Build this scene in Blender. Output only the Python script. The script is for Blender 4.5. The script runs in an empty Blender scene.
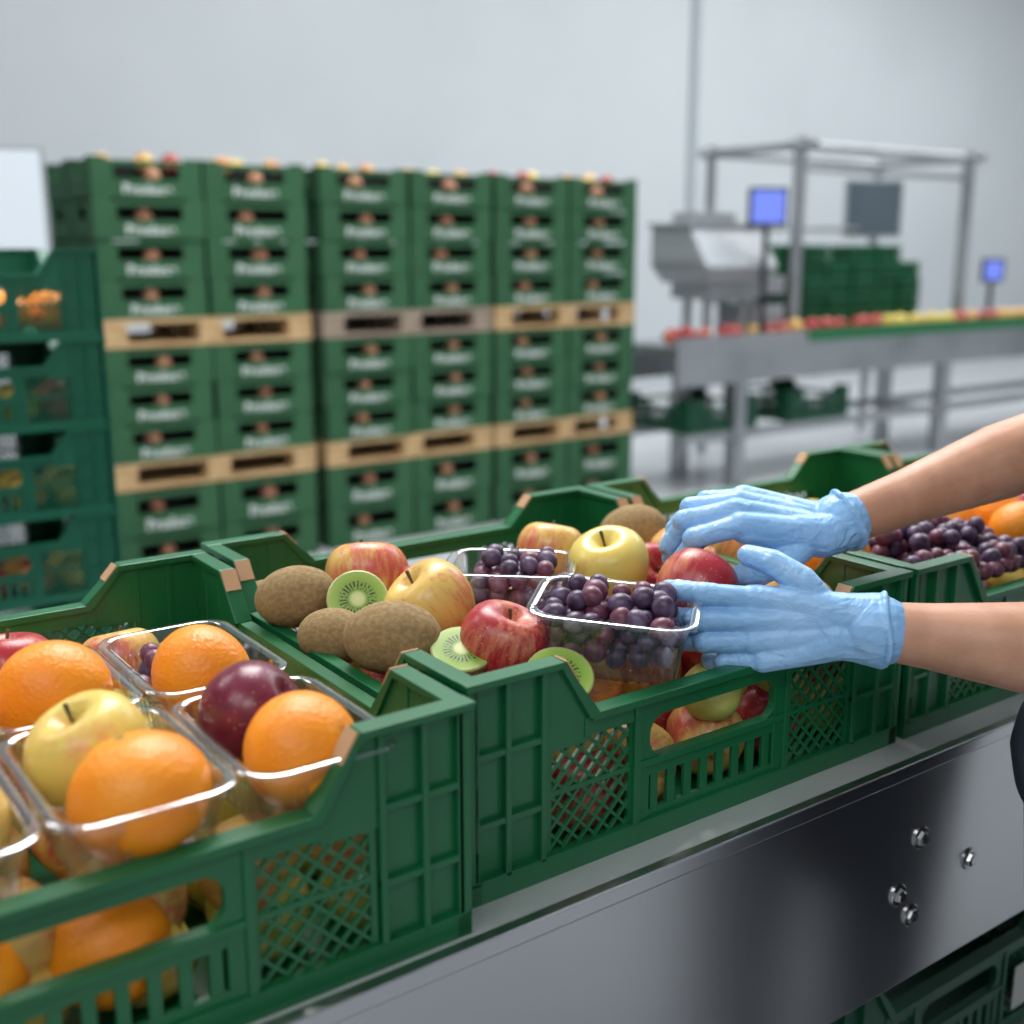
import bpy, bmesh, math, random
from mathutils import Vector, Matrix, Euler
random.seed(7)
SC=bpy.context.scene
COL=SC.collection
try:
    SC.view_settings.view_transform='Standard'
except Exception: pass
R3=lambda a,b:random.uniform(a,b)

# ------------------------------------------------------------------ materials
def mat(name,color=(.5,.5,.5),rough=.5,metal=0,spec=.5,bump=None,var=None,emis=None,coat=0,sss=0):
    m=bpy.data.materials.new(name);m.use_nodes=True
    nt=m.node_tree;b=nt.nodes['Principled BSDF']
    b.inputs['Base Color'].default_value=(*color,1)
    b.inputs['Roughness'].default_value=rough
    b.inputs['Metallic'].default_value=metal
    b.inputs['Specular IOR Level'].default_value=spec
    if coat: b.inputs['Coat Weight'].default_value=coat; b.inputs['Coat Roughness'].default_value=.15
    if sss:
        b.inputs['Subsurface Weight'].default_value=sss
        b.inputs['Subsurface Radius'].default_value=(1,.4,.2); b.inputs['Subsurface Scale'].default_value=.006
    if emis:
        b.inputs['Emission Color'].default_value=(*emis[0],1);b.inputs['Emission Strength'].default_value=emis[1]
    tc=nt.nodes.new('ShaderNodeTexCoord')
    if var: # (color2, scale, stretch)
        mp=nt.nodes.new('ShaderNodeMapping');mp.inputs['Scale'].default_value=var[2]
        n=nt.nodes.new('ShaderNodeTexNoise');n.inputs['Scale'].default_value=var[1];n.inputs['Detail'].default_value=4
        r=nt.nodes.new('ShaderNodeValToRGB')
        lo,hi=(var[3] if len(var)>3 else (.4,.62))
        r.color_ramp.elements[0].position=lo;r.color_ramp.elements[1].position=hi
        r.color_ramp.elements[0].color=(*color,1);r.color_ramp.elements[1].color=(*var[0],1)
        nt.links.new(tc.outputs['Object'],mp.inputs[0]);nt.links.new(mp.outputs[0],n.inputs['Vector'])
        nt.links.new(n.outputs['Fac'],r.inputs[0]);nt.links.new(r.outputs[0],b.inputs['Base Color'])
    if bump: # (scale,strength,dist,stretch,distortion)
        n=nt.nodes.new('ShaderNodeTexNoise');n.inputs['Scale'].default_value=bump[0];n.inputs['Detail'].default_value=3
        if len(bump)>4: n.inputs['Distortion'].default_value=bump[4]
        mp=nt.nodes.new('ShaderNodeMapping')
        if len(bump)>3: mp.inputs['Scale'].default_value=bump[3]
        bp=nt.nodes.new('ShaderNodeBump');bp.inputs['Strength'].default_value=bump[1];bp.inputs['Distance'].default_value=bump[2]
        nt.links.new(tc.outputs['Object'],mp.inputs[0]);nt.links.new(mp.outputs[0],n.inputs['Vector'])
        nt.links.new(n.outputs['Fac'],bp.inputs['Height']);nt.links.new(bp.outputs[0],b.inputs['Normal'])
    return m
O1=(1,1,1)
M_green=mat('crate_green',(.005,.108,.035),.31,bump=(60,.08,.001),var=((.007,.13,.044),5,O1))
M_dkgreen=mat('crate_dark_green',(.004,.075,.035),.4)
M_teal=mat('crate_teal_green',(.008,.125,.07),.4)
M_tan=mat('tan_card',(.50,.30,.16),.7)
M_steel=mat('brushed_steel',(.52,.53,.55),.28,1,bump=(18,.05,.001,(1,60,60)))
M_steel2=mat('dull_steel',(.44,.46,.48),.4,.85,var=((.34,.36,.38),2,O1))
M_bolt=mat('bolt_steel',(.5,.5,.5),.25,1)
M_box=mat('green_carton',(.020,.092,.037),.8,var=((.028,.112,.046),4,O1))
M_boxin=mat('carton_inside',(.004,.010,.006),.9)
M_white=mat('white_print',(.60,.64,.62),.7)
M_wood=mat('pallet_wood',(.60,.41,.21),.8,var=((.45,.28,.13),6,(1,6,6)))
M_wood2=mat('grey_pallet_wood',(.36,.28,.22),.85,var=((.26,.20,.15),6,(1,6,6)))
M_wall=mat('wall_panel_paint',(.53,.565,.585),.5,var=((.57,.605,.625),.4,O1))
M_trim=mat('wall_trim',(.43,.47,.50),.5)
M_floor=mat('epoxy_floor',(.42,.44,.46),.3,var=((.50,.52,.54),.7,O1))
M_ceil=mat('ceiling_paint',(.7,.72,.74),.7)
M_dark=mat('dark_plastic',(.02,.022,.025),.4)
M_grey=mat('grey_plastic',(.35,.38,.4),.5)
M_lamp=mat('lamp_diffuser',(.9,.9,.9),.5,emis=((1,1,1),4))
M_screen=mat('blue_screen',(.08,.12,.4),.3,emis=((.16,.22,.75),.9))
M_wscreen=mat('white_screen',(.5,.55,.6),.3,emis=((.8,.88,.95),.34))
M_glove=mat('nitrile_glove',(.26,.50,.81),.36,bump=(24,.7,.007,(1,1,1.3),1.6),var=((.33,.57,.87),14,O1),sss=.06)
M_skin=mat('skin',(.50,.255,.155),.48,bump=(160,.22,.0015),var=((.60,.32,.21),22,O1),sss=.10)
M_navy=mat('navy_cloth',(.012,.018,.04),.85,bump=(300,.2,.001))
M_hair=mat('brown_hair',(.03,.018,.01),.6)
M_eye=mat('eye_dark',(.02,.01,.01),.2)
M_lip=mat('lip',(.45,.15,.12),.5)

def apple_mat(name,c1,c2,lo,hi,sc=9,rough=.33):
    m=mat(name,c1,rough,coat=.08,spec=.45)
    nt=m.node_tree;b=nt.nodes['Principled BSDF'];N=nt.nodes;L=nt.links
    tc=N.new('ShaderNodeTexCoord')
    mp=N.new('ShaderNodeMapping');mp.inputs['Scale'].default_value=(1,1,.2)
    n=N.new('ShaderNodeTexNoise');n.inputs['Scale'].default_value=130;n.inputs['Detail'].default_value=6;n.inputs['Roughness'].default_value=.7
    n2=N.new('ShaderNodeTexNoise');n2.inputs['Scale'].default_value=sc*2;n2.inputs['Detail'].default_value=2
    oi=N.new('ShaderNodeObjectInfo');ad=N.new('ShaderNodeVectorMath');ad.operation='ADD'
    L.new(tc.outputs['Object'],ad.inputs[0]);L.new(oi.outputs['Location'],ad.inputs[1])
    L.new(ad.outputs[0],n2.inputs['Vector'])
    L.new(tc.outputs['Object'],mp.inputs[0]);L.new(mp.outputs[0],n.inputs['Vector'])
    mx=N.new('ShaderNodeMath');mx.operation='MULTIPLY_ADD';mx.inputs[1].default_value=.55
    mu=N.new('ShaderNodeMath');mu.operation='MULTIPLY';mu.inputs[1].default_value=.6
    L.new(n2.outputs['Fac'],mu.inputs[0]);L.new(n.outputs['Fac'],mx.inputs[0]);L.new(mu.outputs[0],mx.inputs[2])
    r=N.new('ShaderNodeValToRGB');r.color_ramp.elements[0].position=lo;r.color_ramp.elements[1].position=hi
    r.color_ramp.elements[0].color=(*c1,1);r.color_ramp.elements[1].color=(*c2,1)
    L.new(mx.outputs[0],r.inputs[0])
    v=N.new('ShaderNodeTexVoronoi');v.inputs['Scale'].default_value=190
    L.new(tc.outputs['Object'],v.inputs['Vector'])
    lt=N.new('ShaderNodeMath');lt.operation='LESS_THAN';lt.inputs[1].default_value=.14
    L.new(v.outputs['Distance'],lt.inputs[0])
    m3=N.new('ShaderNodeMath');m3.operation='MULTIPLY';m3.inputs[1].default_value=.4;L.new(lt.outputs[0],m3.inputs[0])
    mix=N.new('ShaderNodeMix');mix.data_type='RGBA'
    L.new(m3.outputs[0],mix.inputs[0]);L.new(r.outputs[0],mix.inputs[6]);mix.inputs[7].default_value=(.80,.60,.36,1)
    L.new(mix.outputs[2],b.inputs['Base Color'])
    return m
M_ared=apple_mat('apple_skin_red',(.62,.20,.11),(.38,.020,.03),.43,.58)
M_abi=apple_mat('apple_skin_bicolor',(.74,.50,.13),(.60,.11,.075),.53,.69,7)
M_ayel=apple_mat('apple_skin_yellow',(.72,.56,.12),(.70,.32,.11),.60,.76,6)
M_agrn=apple_mat('apple_skin_green',(.46,.50,.11),(.66,.50,.13),.52,.72,6)
M_plum=apple_mat('plum_skin',(.10,.008,.02),(.17,.015,.04),.45,.65,9,.3)
M_orange=mat('orange_peel',(.92,.27,.006),.36,bump=(240,.6,.0022),var=((.95,.33,.012),12,O1),sss=.05)
M_kiwi=mat('kiwi_fuzz',(.25,.165,.072),.95,bump=(600,.35,.001),var=((.34,.235,.11),200,(1,1,1)))
M_stem=mat('fruit_stem',(.10,.06,.025),.8)
M_grape=mat('grape_skin',(.036,.014,.048),.38,var=((.15,.10,.18),55,O1,(.40,.68)))
M_grape2=mat('grape_skin_red',(.12,.020,.045),.38,var=((.22,.10,.15),55,O1,(.40,.68)))

def kiwi_cut():
    m=mat('kiwi_flesh',(.4,.6,.1),.3);nt=m.node_tree;N=nt.nodes;L=nt.links;b=N['Principled BSDF']
    tc=N.new('ShaderNodeTexCoord');sx=N.new('ShaderNodeSeparateXYZ');L.new(tc.outputs['Object'],sx.inputs[0])
    cb=N.new('ShaderNodeCombineXYZ');L.new(sx.outputs[0],cb.inputs[0]);L.new(sx.outputs[1],cb.inputs[1])
    ln=N.new('ShaderNodeVectorMath');ln.operation='LENGTH';L.new(cb.outputs[0],ln.inputs[0])
    dv=N.new('ShaderNodeMath');dv.operation='DIVIDE';dv.inputs[1].default_value=.034;L.new(ln.outputs['Value'],dv.inputs[0])
    r=N.new('ShaderNodeValToRGB');e=r.color_ramp.elements
    e[0].position=.0;e[0].color=(.66,.68,.36,1);e[1].position=.20;e[1].color=(.55,.62,.25,1)
    for p,c in((.30,(.18,.32,.03,1)),(.6,(.21,.36,.04,1)),(.88,(.32,.47,.08,1)),(.96,(.42,.48,.18,1))):
        x=e.new(p);x.color=c
    L.new(dv.outputs[0],r.inputs[0])
    at=N.new('ShaderNodeMath');at.operation='ARCTAN2';L.new(sx.outputs[1],at.inputs[0]);L.new(sx.outputs[0],at.inputs[1])
    ma=N.new('ShaderNodeMath');ma.operation='MULTIPLY';ma.inputs[1].default_value=26;L.new(at.outputs[0],ma.inputs[0])
    si=N.new('ShaderNodeMath');si.operation='SINE';L.new(ma.outputs[0],si.inputs[0])
    g=N.new('ShaderNodeMath');g.operation='GREATER_THAN';g.inputs[1].default_value=.1;L.new(si.outputs[0],g.inputs[0])
    no=N.new('ShaderNodeTexNoise');no.inputs['Scale'].default_value=420;L.new(tc.outputs['Object'],no.inputs['Vector'])
    g2=N.new('ShaderNodeMath');g2.operation='GREATER_THAN';g2.inputs[1].default_value=.45;L.new(no.outputs['Fac'],g2.inputs[0])
    c1=N.new('ShaderNodeMath');c1.operation='COMPARE';c1.inputs[1].default_value=.46;c1.inputs[2].default_value=.14;L.new(dv.outputs[0],c1.inputs[0])
    p1=N.new('ShaderNodeMath');p1.operation='MULTIPLY';L.new(g.outputs[0],p1.inputs[0]);L.new(c1.outputs[0],p1.inputs[1])
    p2=N.new('ShaderNodeMath');p2.operation='MULTIPLY';L.new(p1.outputs[0],p2.inputs[0]);L.new(g2.outputs[0],p2.inputs[1])
    mix=N.new('ShaderNodeMix');mix.data_type='RGBA';L.new(p2.outputs[0],mix.inputs[0]);L.new(r.outputs[0],mix.inputs[6]);mix.inputs[7].default_value=(.01,.008,.005,1)
    L.new(mix.outputs[2],b.inputs['Base Color'])
    return m
M_kcut=kiwi_cut()
def plastic():
    m=bpy.data.materials.new('clear_plastic');m.use_nodes=True;nt=m.node_tree;N=nt.nodes;L=nt.links
    N.remove(N['Principled BSDF']);out=N['Material Output']
    t=N.new('ShaderNodeBsdfTransparent');t.inputs[0].default_value=(.95,.965,.97,1)
    g=N.new('ShaderNodeBsdfGlossy');g.inputs['Roughness'].default_value=.07;g.inputs[0].default_value=(.80,.83,.86,1)
    df=N.new('ShaderNodeBsdfDiffuse');df.inputs[0].default_value=(.7,.75,.78,1)
    m0=N.new('ShaderNodeMixShader');m0.inputs[0].default_value=.035;L.new(t.outputs[0],m0.inputs[1]);L.new(df.outputs[0],m0.inputs[2])
    lw=N.new('ShaderNodeLayerWeight');lw.inputs[0].default_value=.3
    mr=N.new('ShaderNodeMath');mr.operation='MULTIPLY_ADD';mr.inputs[1].default_value=.40;mr.inputs[2].default_value=.11
    L.new(lw.outputs['Fresnel'],mr.inputs[0])
    mx=N.new('ShaderNodeMixShader');L.new(mr.outputs[0],mx.inputs[0]);L.new(m0.outputs[0],mx.inputs[1]);L.new(g.outputs[0],mx.inputs[2])
    L.new(mx.outputs[0],out.inputs[0]);return m
M_clear=plastic()

# ------------------------------------------------------------------ mesh builder
class MB:
    def __init__(s): s.v=[];s.f=[];s.m=[]
    def add(s,vs,fs,mi=0):
        o=len(s.v);s.v+= [tuple(x) for x in vs];s.f+=[tuple(i+o for i in f) for f in fs];s.m+=[mi]*len(fs)
    def box(s,x0,x1,y0,y1,z0,z1,mi=0,M=None):
        vs=[Vector(p) for p in((x0,y0,z0),(x1,y0,z0),(x1,y1,z0),(x0,y1,z0),(x0,y0,z1),(x1,y0,z1),(x1,y1,z1),(x0,y1,z1))]
        if M: vs=[M@v for v in vs]
        fs=[(0,3,2,1),(4,5,6,7),(0,1,5,4),(1,2,6,5),(2,3,7,6),(3,0,4,7)]
        s.add(vs,fs,mi)
    def prism(s,pts,t0,t1,mi=0,M=None):
        n=len(pts)
        vs=[Vector((p[0],t0,p[1])) for p in pts]+[Vector((p[0],t1,p[1])) for p in pts]
        if M: vs=[M@v for v in vs]
        fs=[tuple(range(n)),tuple(range(2*n-1,n-1,-1))]+[(i,i+n,(i+1)%n+n,(i+1)%n) for i in range(n)]
        s.add(vs,fs,mi)
    def lathe(s,prof,seg=24,mi=0,M=None,fx=None):
        vs=[];fs=[]
        for k,(r,z) in enumerate(prof):
            for j in range(seg):
                a=2*math.pi*j/seg; v=Vector((r*math.cos(a),r*math.sin(a),z))
                if fx: v=fx(v,a,k/(len(prof)-1))
                vs.append(M@v if M else v)
        for k in range(len(prof)-1):
            for j in range(seg):
                a=k*seg+j;b=k*seg+(j+1)%seg
                fs.append((a,b,b+seg,a+seg))
        fs.append(tuple(range(seg))[::-1]);fs.append(tuple(range((len(prof)-1)*seg,len(prof)*seg)))
        s.add(vs,fs,mi)
    def cap(s,p0,p1,r0,r1,seg=16,mi=0):
        p0=Vector(p0);p1=Vector(p1);d=p1-p0;L=max(d.length,1e-6)
        q=d.to_track_quat('Z','Y').to_matrix().to_4x4()
        M=Matrix.Translation(p0)@q
        pr=[]
        for i in range(6):
            a=-math.pi/2+math.pi/2*i/6+ .06; pr.append((max(r0*math.cos(a),1e-5),r0*math.sin(a)))
        pr.append((r0,0));pr.append((r1,L))
        for i in range(1,7):
            a=math.pi/2*i/6-(.06 if i==6 else 0); pr.append((max(r1*math.cos(a),1e-5),L+r1*math.sin(a)))
        s.lathe(pr,seg,mi,M)
    def cyl(s,p0,p1,r,seg=16,mi=0,r1=None):
        p0=Vector(p0);p1=Vector(p1);d=p1-p0
        M=Matrix.Translation(p0)@d.to_track_quat('Z','Y').to_matrix().to_4x4()
        s.lathe([(r,0),(r if r1 is None else r1,d.length)],seg,mi,M)
    def ell(s,c,r,M3=None,seg=20,rings=12,mi=0):
        pr=[]
        for i in range(rings+1):
            a=-math.pi/2+math.pi*i/rings; a=max(min(a,math.pi/2-.05),-math.pi/2+.05)
            pr.append((math.cos(a),math.sin(a)))
        M=Matrix.Translation(Vector(c))@((M3.to_4x4()) if M3 else Matrix.Identity(4))@Matrix.Diagonal((*r,1))
        s.lathe(pr,seg,mi,M)
    def mesh(s,name,mats,smooth=False,bevel=0):
        me=bpy.data.meshes.new(name);me.from_pydata(s.v,[],s.f)
        for m in mats: me.materials.append(m)
        me.polygons.foreach_set('material_index',s.m);me.update()
        if smooth: me.polygons.foreach_set('use_smooth',[True]*len(me.polygons))
        if bevel:
            o=bpy.data.objects.new('t',me);COL.objects.link(o)
            b=o.modifiers.new('b','BEVEL');b.width=bevel;b.segments=2;b.limit_method='ANGLE';b.angle_limit=.7
            me=bake(o,name)
        return me
def bake(o,name):
    dg=bpy.context.evaluated_depsgraph_get();dg.update()
    me=bpy.data.meshes.new_from_object(o.evaluated_get(dg),preserve_all_data_layers=True,depsgraph=dg)
    me.name=name;bpy.data.objects.remove(o);return me
def remesh(mb,name,mats,vox,smooth=4):
    me=mb.mesh(name,mats,True);o=bpy.data.objects.new('t',me);COL.objects.link(o)
    r=o.modifiers.new('r','REMESH');r.mode='VOXEL';r.voxel_size=vox;r.use_smooth_shade=True
    s=o.modifiers.new('s','SMOOTH');s.factor=.5;s.iterations=smooth
    return bake(o,name)

def obj(name,me,loc=(0,0,0),rot=(0,0,0),sc=1,parent=None,label=None,cat=None,group=None,kind=None):
    o=bpy.data.objects.new(name,me);COL.objects.link(o)
    o.location=loc
    if isinstance(rot,Matrix): o.rotation_euler=rot.to_euler()
    else: o.rotation_euler=rot
    o.scale=(sc,sc,sc) if not isinstance(sc,(tuple,list)) else sc
    if parent: o.parent=parent
    if label:o['label']=label
    if cat:o['category']=cat
    if group:o['group']=group
    if kind:o['kind']=kind
    return o

# ------------------------------------------------------------------ room
def struct(name,b,m):
    mb=MB();mb.box(*b);return obj(name,mb.mesh(name,[m]),kind='structure')
struct('floor',(-7,22,-6,8.6,-.1,0),M_floor)
struct('wall_back',(-7,22,8.5,8.7,0,6),M_wall)
struct('wall_left',(-7.2,-7,-6,8.7,0,6),M_wall)
struct('wall_right',(22,22.2,-6,8.7,0,6),M_wall)
struct('ceiling',(-7,22,-6,8.7,6,6.1),M_ceil)
for i,x in enumerate((-3.2,8.53,16.5)):
    mb=MB();mb.box(x-.05,x+.05,8.46,8.5,0,6);mb.box(x-.02,x+.02,8.44,8.46,0,6);obj('trim_%d'%(i+1),mb.mesh('trim',[M_trim]),kind='structure')

# ------------------------------------------------------------------ crate
CX,CY,CH=.60,.59,.209
def crate_meshes():
    body,rim,lat,tab=MB(),MB(),[MB() for _ in range(4)],[]
    def wall(L,M,lat,LOW,e=0.0):
        H=CH-e;h=.085
        RT=.016 if e==0 else .011
        B=lambda a,b,t0,t1,z0,z1,mb=body: mb.box(a,b,t0,t1,z0,z1,0,M)
        B(0,L,e,.014,e,.022-e)
        for side in(0,1):
            mp=(lambda s:s) if side==0 else (lambda s:L-s)
            def BB(a,b,t0,t1,z0,z1,mb=body):
                a,b=mp(a),mp(b);B(min(a,b),max(a,b),t0,t1,z0,z1,mb)
            BB(e,h,.007,.011,.02,H-.004)
            for s in(e,.040,.079): BB(s,s+.006,e,.012,.019+e,H-.004-e)
            for z in(.07,.135): BB(.002,h,.001,.0105,z+e,z+.006+e)
            pts=[(h-.002,LOW-.03),(h+.05,LOW-.03),(h+.05,LOW-.004),(h+.016,H-.004),(h-.002,H-.004)]
            pts=[(mp(a),z) for a,z in pts]
            body.prism(pts,.0035,.0118,0,M)
            BB(-.003+2*e,h+.016,-.004+2*e,.016,H-.007,H,rim)
            pts=[(h+.012,H-.004),(h+.016,H-.0002),(h+.058,LOW+.0002),(h+.048,LOW-.006)]
            pts=[(mp(a),z) for a,z in pts][::-1]
            rim.prism(pts,-.0038,.0158,0,M)
            k=(H-LOW)/.057
            p=[(h+.018,H-.0006),(h+.0195,H+.0004),(h+.034,H-.022*k),(h+.0325,H-.023*k)]
            p=[(mp(a),z) for a,z in p][::-1]
            tm=MB();tm.prism(p,-.003,.015,0,M);tab.append(tm)
            a0,a1,z0,z1=h+.006,h+.105,.021,LOW-.020
            BB(a1,a1+.008,0,.012,.02,LOW-.005)
            w=.0022
            c=-.2
            while c<.5:
                for sg in(1,-1):
                    if sg==1: lo=max(a0,a0-c);hi=min(a1,a0+(z1-z0)-c)
                    else: lo=max(a0,a0+c-(z1-z0));hi=min(a1,a0+c)
                    if hi-lo>.003:
                        f=lambda s:z0+c+sg*(s-a0)
                        q=[(lo,f(lo)-w),(hi,f(hi)-w),(hi,f(hi)+w),(lo,f(lo)+w)]
                        q=[(mp(a),z) for a,z in q]
                        if sg==1: lat.prism(q,.0050,.0085,0,M)
                        else: lat.prism(q,.0055,.0090,0,M)
                c+=.0185
            BB(a0,a1,.0042,.0095,.078,.083,lat)
            BB(a0-.004,a0+.002,.0043,.0096,z0,z1,lat);BB(a1-.003,a1+.002,.0043,.0096,z0,z1,lat)
        c0,c1=h+.113,L-h-.113
        rim.box(h+.05,L-h-.05,-.004,RT,LOW-.008,LOW,0,M)
        B(h+.045,L-h-.045,.0022,min(.0122,RT-.0008),LOW-.024,LOW-.006)
        B(c0,c1,.004,.010,.020,.030);B(c0,c1,.004,.010,.066,.080);B(c0,c1,.0005,.0135,.078,.085)
        B(c0-.001,c0+.014,.003,.0117,.02,LOW-.02);B(c1-.014,c1+.001,.003,.0117,.02,LOW-.02)
        lat.box(h+.1,L-h-.1,.0050,.0090,.0205,.0215,0,M)
        n=int((c1-c0)/.021);st=(c1-c0)/n
        for i in range(1,n):
            x=c0+i*st;B(x-.005,x+.005,.0047,.0094,.028,.068)
        for e_,sg in((c0+.0135,1),(c1-.0135,-1)):
            for zc,vs in((.0845,1),(LOW-.0235,-1)):
                r=.020
                q=[(e_,zc)]+[(e_+sg*(r-r*math.sin(a)),zc+vs*(r-r*math.cos(a))) for a in [math.pi/2*k/5 for k in range(6)]]
                body.prism(q[::-1],.0026,.0114,0,M)
    T=Matrix
    wall(CX,T.Identity(4),lat[0],.152)
    wall(CX,T.Translation((CX,CY,0))@T.Rotation(math.pi,4,'Z'),lat[1],.168)
    wall(CY,T.Translation((CX,0,0))@T.Rotation(math.pi/2,4,'Z'),lat[2],.156,.0006)
    wall(CY,T.Translation((0,CY,0))@T.Rotation(-math.pi/2,4,'Z'),lat[3],.156,.0006)
    body.box(.004,CX-.004,.004,CY-.004,.002,.008)
    return body,rim,lat,tab
bo,ri,la,ta=crate_meshes()
def fixn(me):
    bm=bmesh.new();bm.from_mesh(me);bmesh.ops.recalc_face_normals(bm,faces=bm.faces);bm.to_mesh(me);bm.free();return me
def mkcrate(green,far):
    bv=0 if far else .0009
    b=fixn(bo.mesh('crate_body',[green],bevel=bv));r=fixn(ri.mesh('crate_rim',[green],bevel=bv))
    ls=[fixn(l.mesh('crate_lattice',[green])) for l in la]
    ts=[fixn(t.mesh('crate_edge_tab',[M_tan])) for t in ta]
    return b,r,ls,ts
NEAR=mkcrate(M_green,False);FAR=mkcrate(M_dkgreen,True);TEAL=mkcrate(M_teal,True)
def crate(loc,ms=NEAR,label='green plastic produce crate with lattice sides',group='produce crates on the conveyor'):
    c=obj('produce_crate',ms[0],loc,label=label,cat='crate',group=group)
    obj('rim',ms[1],parent=c)
    for l in ms[2]: obj('lattice_panel',l,parent=c)
    if ms is NEAR:
        for t in ms[3]: obj('edge_tab',t,parent=c,label='tan edge tab')
    return c
TZ=.9
crate((-.617,-.03,TZ),label='green plastic crate of oranges and plums in clear punnets')
crate((0,0,TZ),label='green plastic crate heaped with apples, kiwis and grape punnets')
crate((.615,0,TZ),label='green plastic crate with grapes and oranges beside the hands')
crate((1.23,.0,TZ),label='green plastic crate further along the steel conveyor')
crate((1.845,.0,TZ),label='green plastic crate further along the steel conveyor')
# ------------------------------------------------------------------ steel table
mb=MB()
mb.box(-3,3.4,-.05,.70,.885,.899)
mb.box(-3,3.4,-.05,-.044,.62,.893)
mb.box(-3,3.4,-.046,.02,.62,.626)
mb.box(-3,3.4,.694,.70,.62,.9)
mb.box(-3,3.4,-.054,-.040,.888,.905)
tb=obj('conveyor_table',mb.mesh('steel_frame',[M_steel],bevel=.002),label='brushed stainless steel conveyor bench carrying the green crates',cat='conveyor')
m=MB();m.box(-3,3.4,-.040,.66,.899,.8998);obj('slide_plate',m.mesh('slide_plate',[mat('satin_steel',(.78,.79,.81),.42,.6,bump=(30,.06,.001,(1,40,40)))]),parent=tb)
for x in(-2.6,-1.2,1.9,3.2):
    for y in(.03,.62):
        m=MB();m.box(x-.03,x+.03,y-.03,y+.03,0,.885);obj('leg',m.mesh('leg',[M_steel]),parent=tb)
m=MB();m.box(-3,3.4,.0,.66,.32,.345);obj('lower_shelf',m.mesh('shelf',[M_steel2]),parent=tb)
m=MB();m.lathe([(.0001,.0045),(.006,.0045),(.0085,.003),(.0095,0),(.0095,-.004)][::-1],6);m.lathe([(.014,-.004),(.014,-.0015),(.0125,-.0005)],20)
bm_=m.mesh('bolt',[M_bolt])
for x,z in((.589,.804),(.693,.743),(.554,.743),(.581,.708),(2.2,.804),(2.3,.743),(2.16,.743),(2.19,.708),(-1.0,.79),(-1.1,.74)):
    obj('bolt',bm_,(x,-.0535,z),(math.pi/2,R3(0,1),0),parent=tb)
for x in(-.1,.53,1.15):
    crate((x,.02,.345),FAR,'dark green plastic crate stored on the shelf below','crates under the conveyor')
m=MB();m.box(-.05,.05,-.001,0,-.035,.035)
obj('paper_label',m.mesh('paper_label',[mat('aged_paper',(.45,.46,.44),.8)]),(1.0,.014,.42),label='pale paper label on a crate below the bench',cat='label')

# ------------------------------------------------------------------ fruit meshes
def crs(P,n=3):
    out=[]
    for i in range(len(P)-1):
        p0=P[max(i-1,0)];p1=P[i];p2=P[i+1];p3=P[min(i+2,len(P)-1)]
        for k in range(n):
            t=k/n
            out.append(tuple(.5*((2*p1[j])+(-p0[j]+p2[j])*t+(2*p0[j]-5*p1[j]+4*p2[j]-p3[j])*t*t+(-p0[j]+3*p1[j]-3*p2[j]+p3[j])*t**3) for j in(0,1)))
    out.append(P[-1]);return [(max(r,1e-5),z) for r,z in out]
AP=[(0,-.66),(.12,-.74),(.28,-.84),(.5,-.82),(.75,-.62),(.93,-.28),(1,.08),(.97,.38),(.83,.66),(.60,.82),(.38,.83),(.18,.70),(.06,.56),(0,.50)]
PEAR=[(0,-.95),(.15,-1.0),(.5,-.95),(.85,-.65),(1,-.2),(.92,.25),(.68,.65),(.5,1.0),(.42,1.3),(.3,1.5),(.12,1.58),(0,1.55)]
def lobes(v,a,t):
    k=1+.03*math.cos(5*a)*(1-t)+.02*math.cos(2*a+1)
    return Vector((v.x*k,v.y*k,v.z*(1+.03*math.cos(a+.5))))
def apple_mesh(mt,prof=AP,R=.044,seg=28,n=3):
    m=MB();m.lathe([(r*R,z*R) for r,z in crs(prof,n)],seg,fx=lobes);return m.mesh('apple',[mt],True)
def stem_mesh():
    m=MB();m.cap((0,0,.020),(.002,.001,.032),.0014,.0013,8);m.cap((.002,.001,.032),(.006,.002,.041),.0013,.002,8);return m.mesh('stem',[M_stem],True)
STEM=stem_mesh()
AM={'red':apple_mesh(M_ared),'bi':apple_mesh(M_abi),'yel':apple_mesh(M_ayel),'grn':apple_mesh(M_agrn)}
AL={'red':'mottled red apple','bi':'yellow apple blushed with red','yel':'pale yellow apple','grn':'green-yellow apple'}
def apple(k,loc,sc=1,rot=None,where='heaped in the green crate',group='apples in the crates',stem=True):
    if rot is None: rot=(R3(-.8,.8),R3(-.8,.8),R3(0,6))
    a=obj('apple',AM[k],loc,rot,sc,label=AL[k]+' '+where,cat='apple',group=group)
    if stem: obj('stem',STEM,parent=a)
    return a
def orange_mesh():
    m=MB();P=[(0,-.90),(.1,-.93),(.4,-.88),(.75,-.64),(.95,-.3),(1,0),(.95,.32),(.75,.64),(.42,.87),(.15,.93),(.05,.915),(0,.9)]
    R=.05
    def ir(v,a,t):
        k=1+.012*math.cos(2*a+1)+.010*math.cos(3*a+4*t)
        return Vector((v.x*k,v.y*k,v.z*(1+.012*math.cos(a))))
    m.lathe([(r*R,z*R) for r,z in crs(P,3)],32,fx=ir);return m.mesh('orange',[M_orange],True)
ORM=orange_mesh()
m=MB();m.lathe([(.0035,.0),(.004,.0008),(.0025,.0018),(.0005,.0012)],8);CALYX=m.mesh('calyx',[mat('calyx_green',(.25,.28,.08),.7)],True)
def orange(loc,sc=1,rot=None,where='in a clear punnet',group='oranges'):
    if rot is None: rot=(R3(-1.3,1.3),R3(-1.3,1.3),R3(0,6))
    o=obj('orange',ORM,loc,rot,(sc*R3(.98,1.02),sc,sc*R3(.96,1.0)),label='bright ripe orange '+where,cat='orange',group=group)
    obj('calyx',CALYX,(0,0,.0462),parent=o);return o
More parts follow.
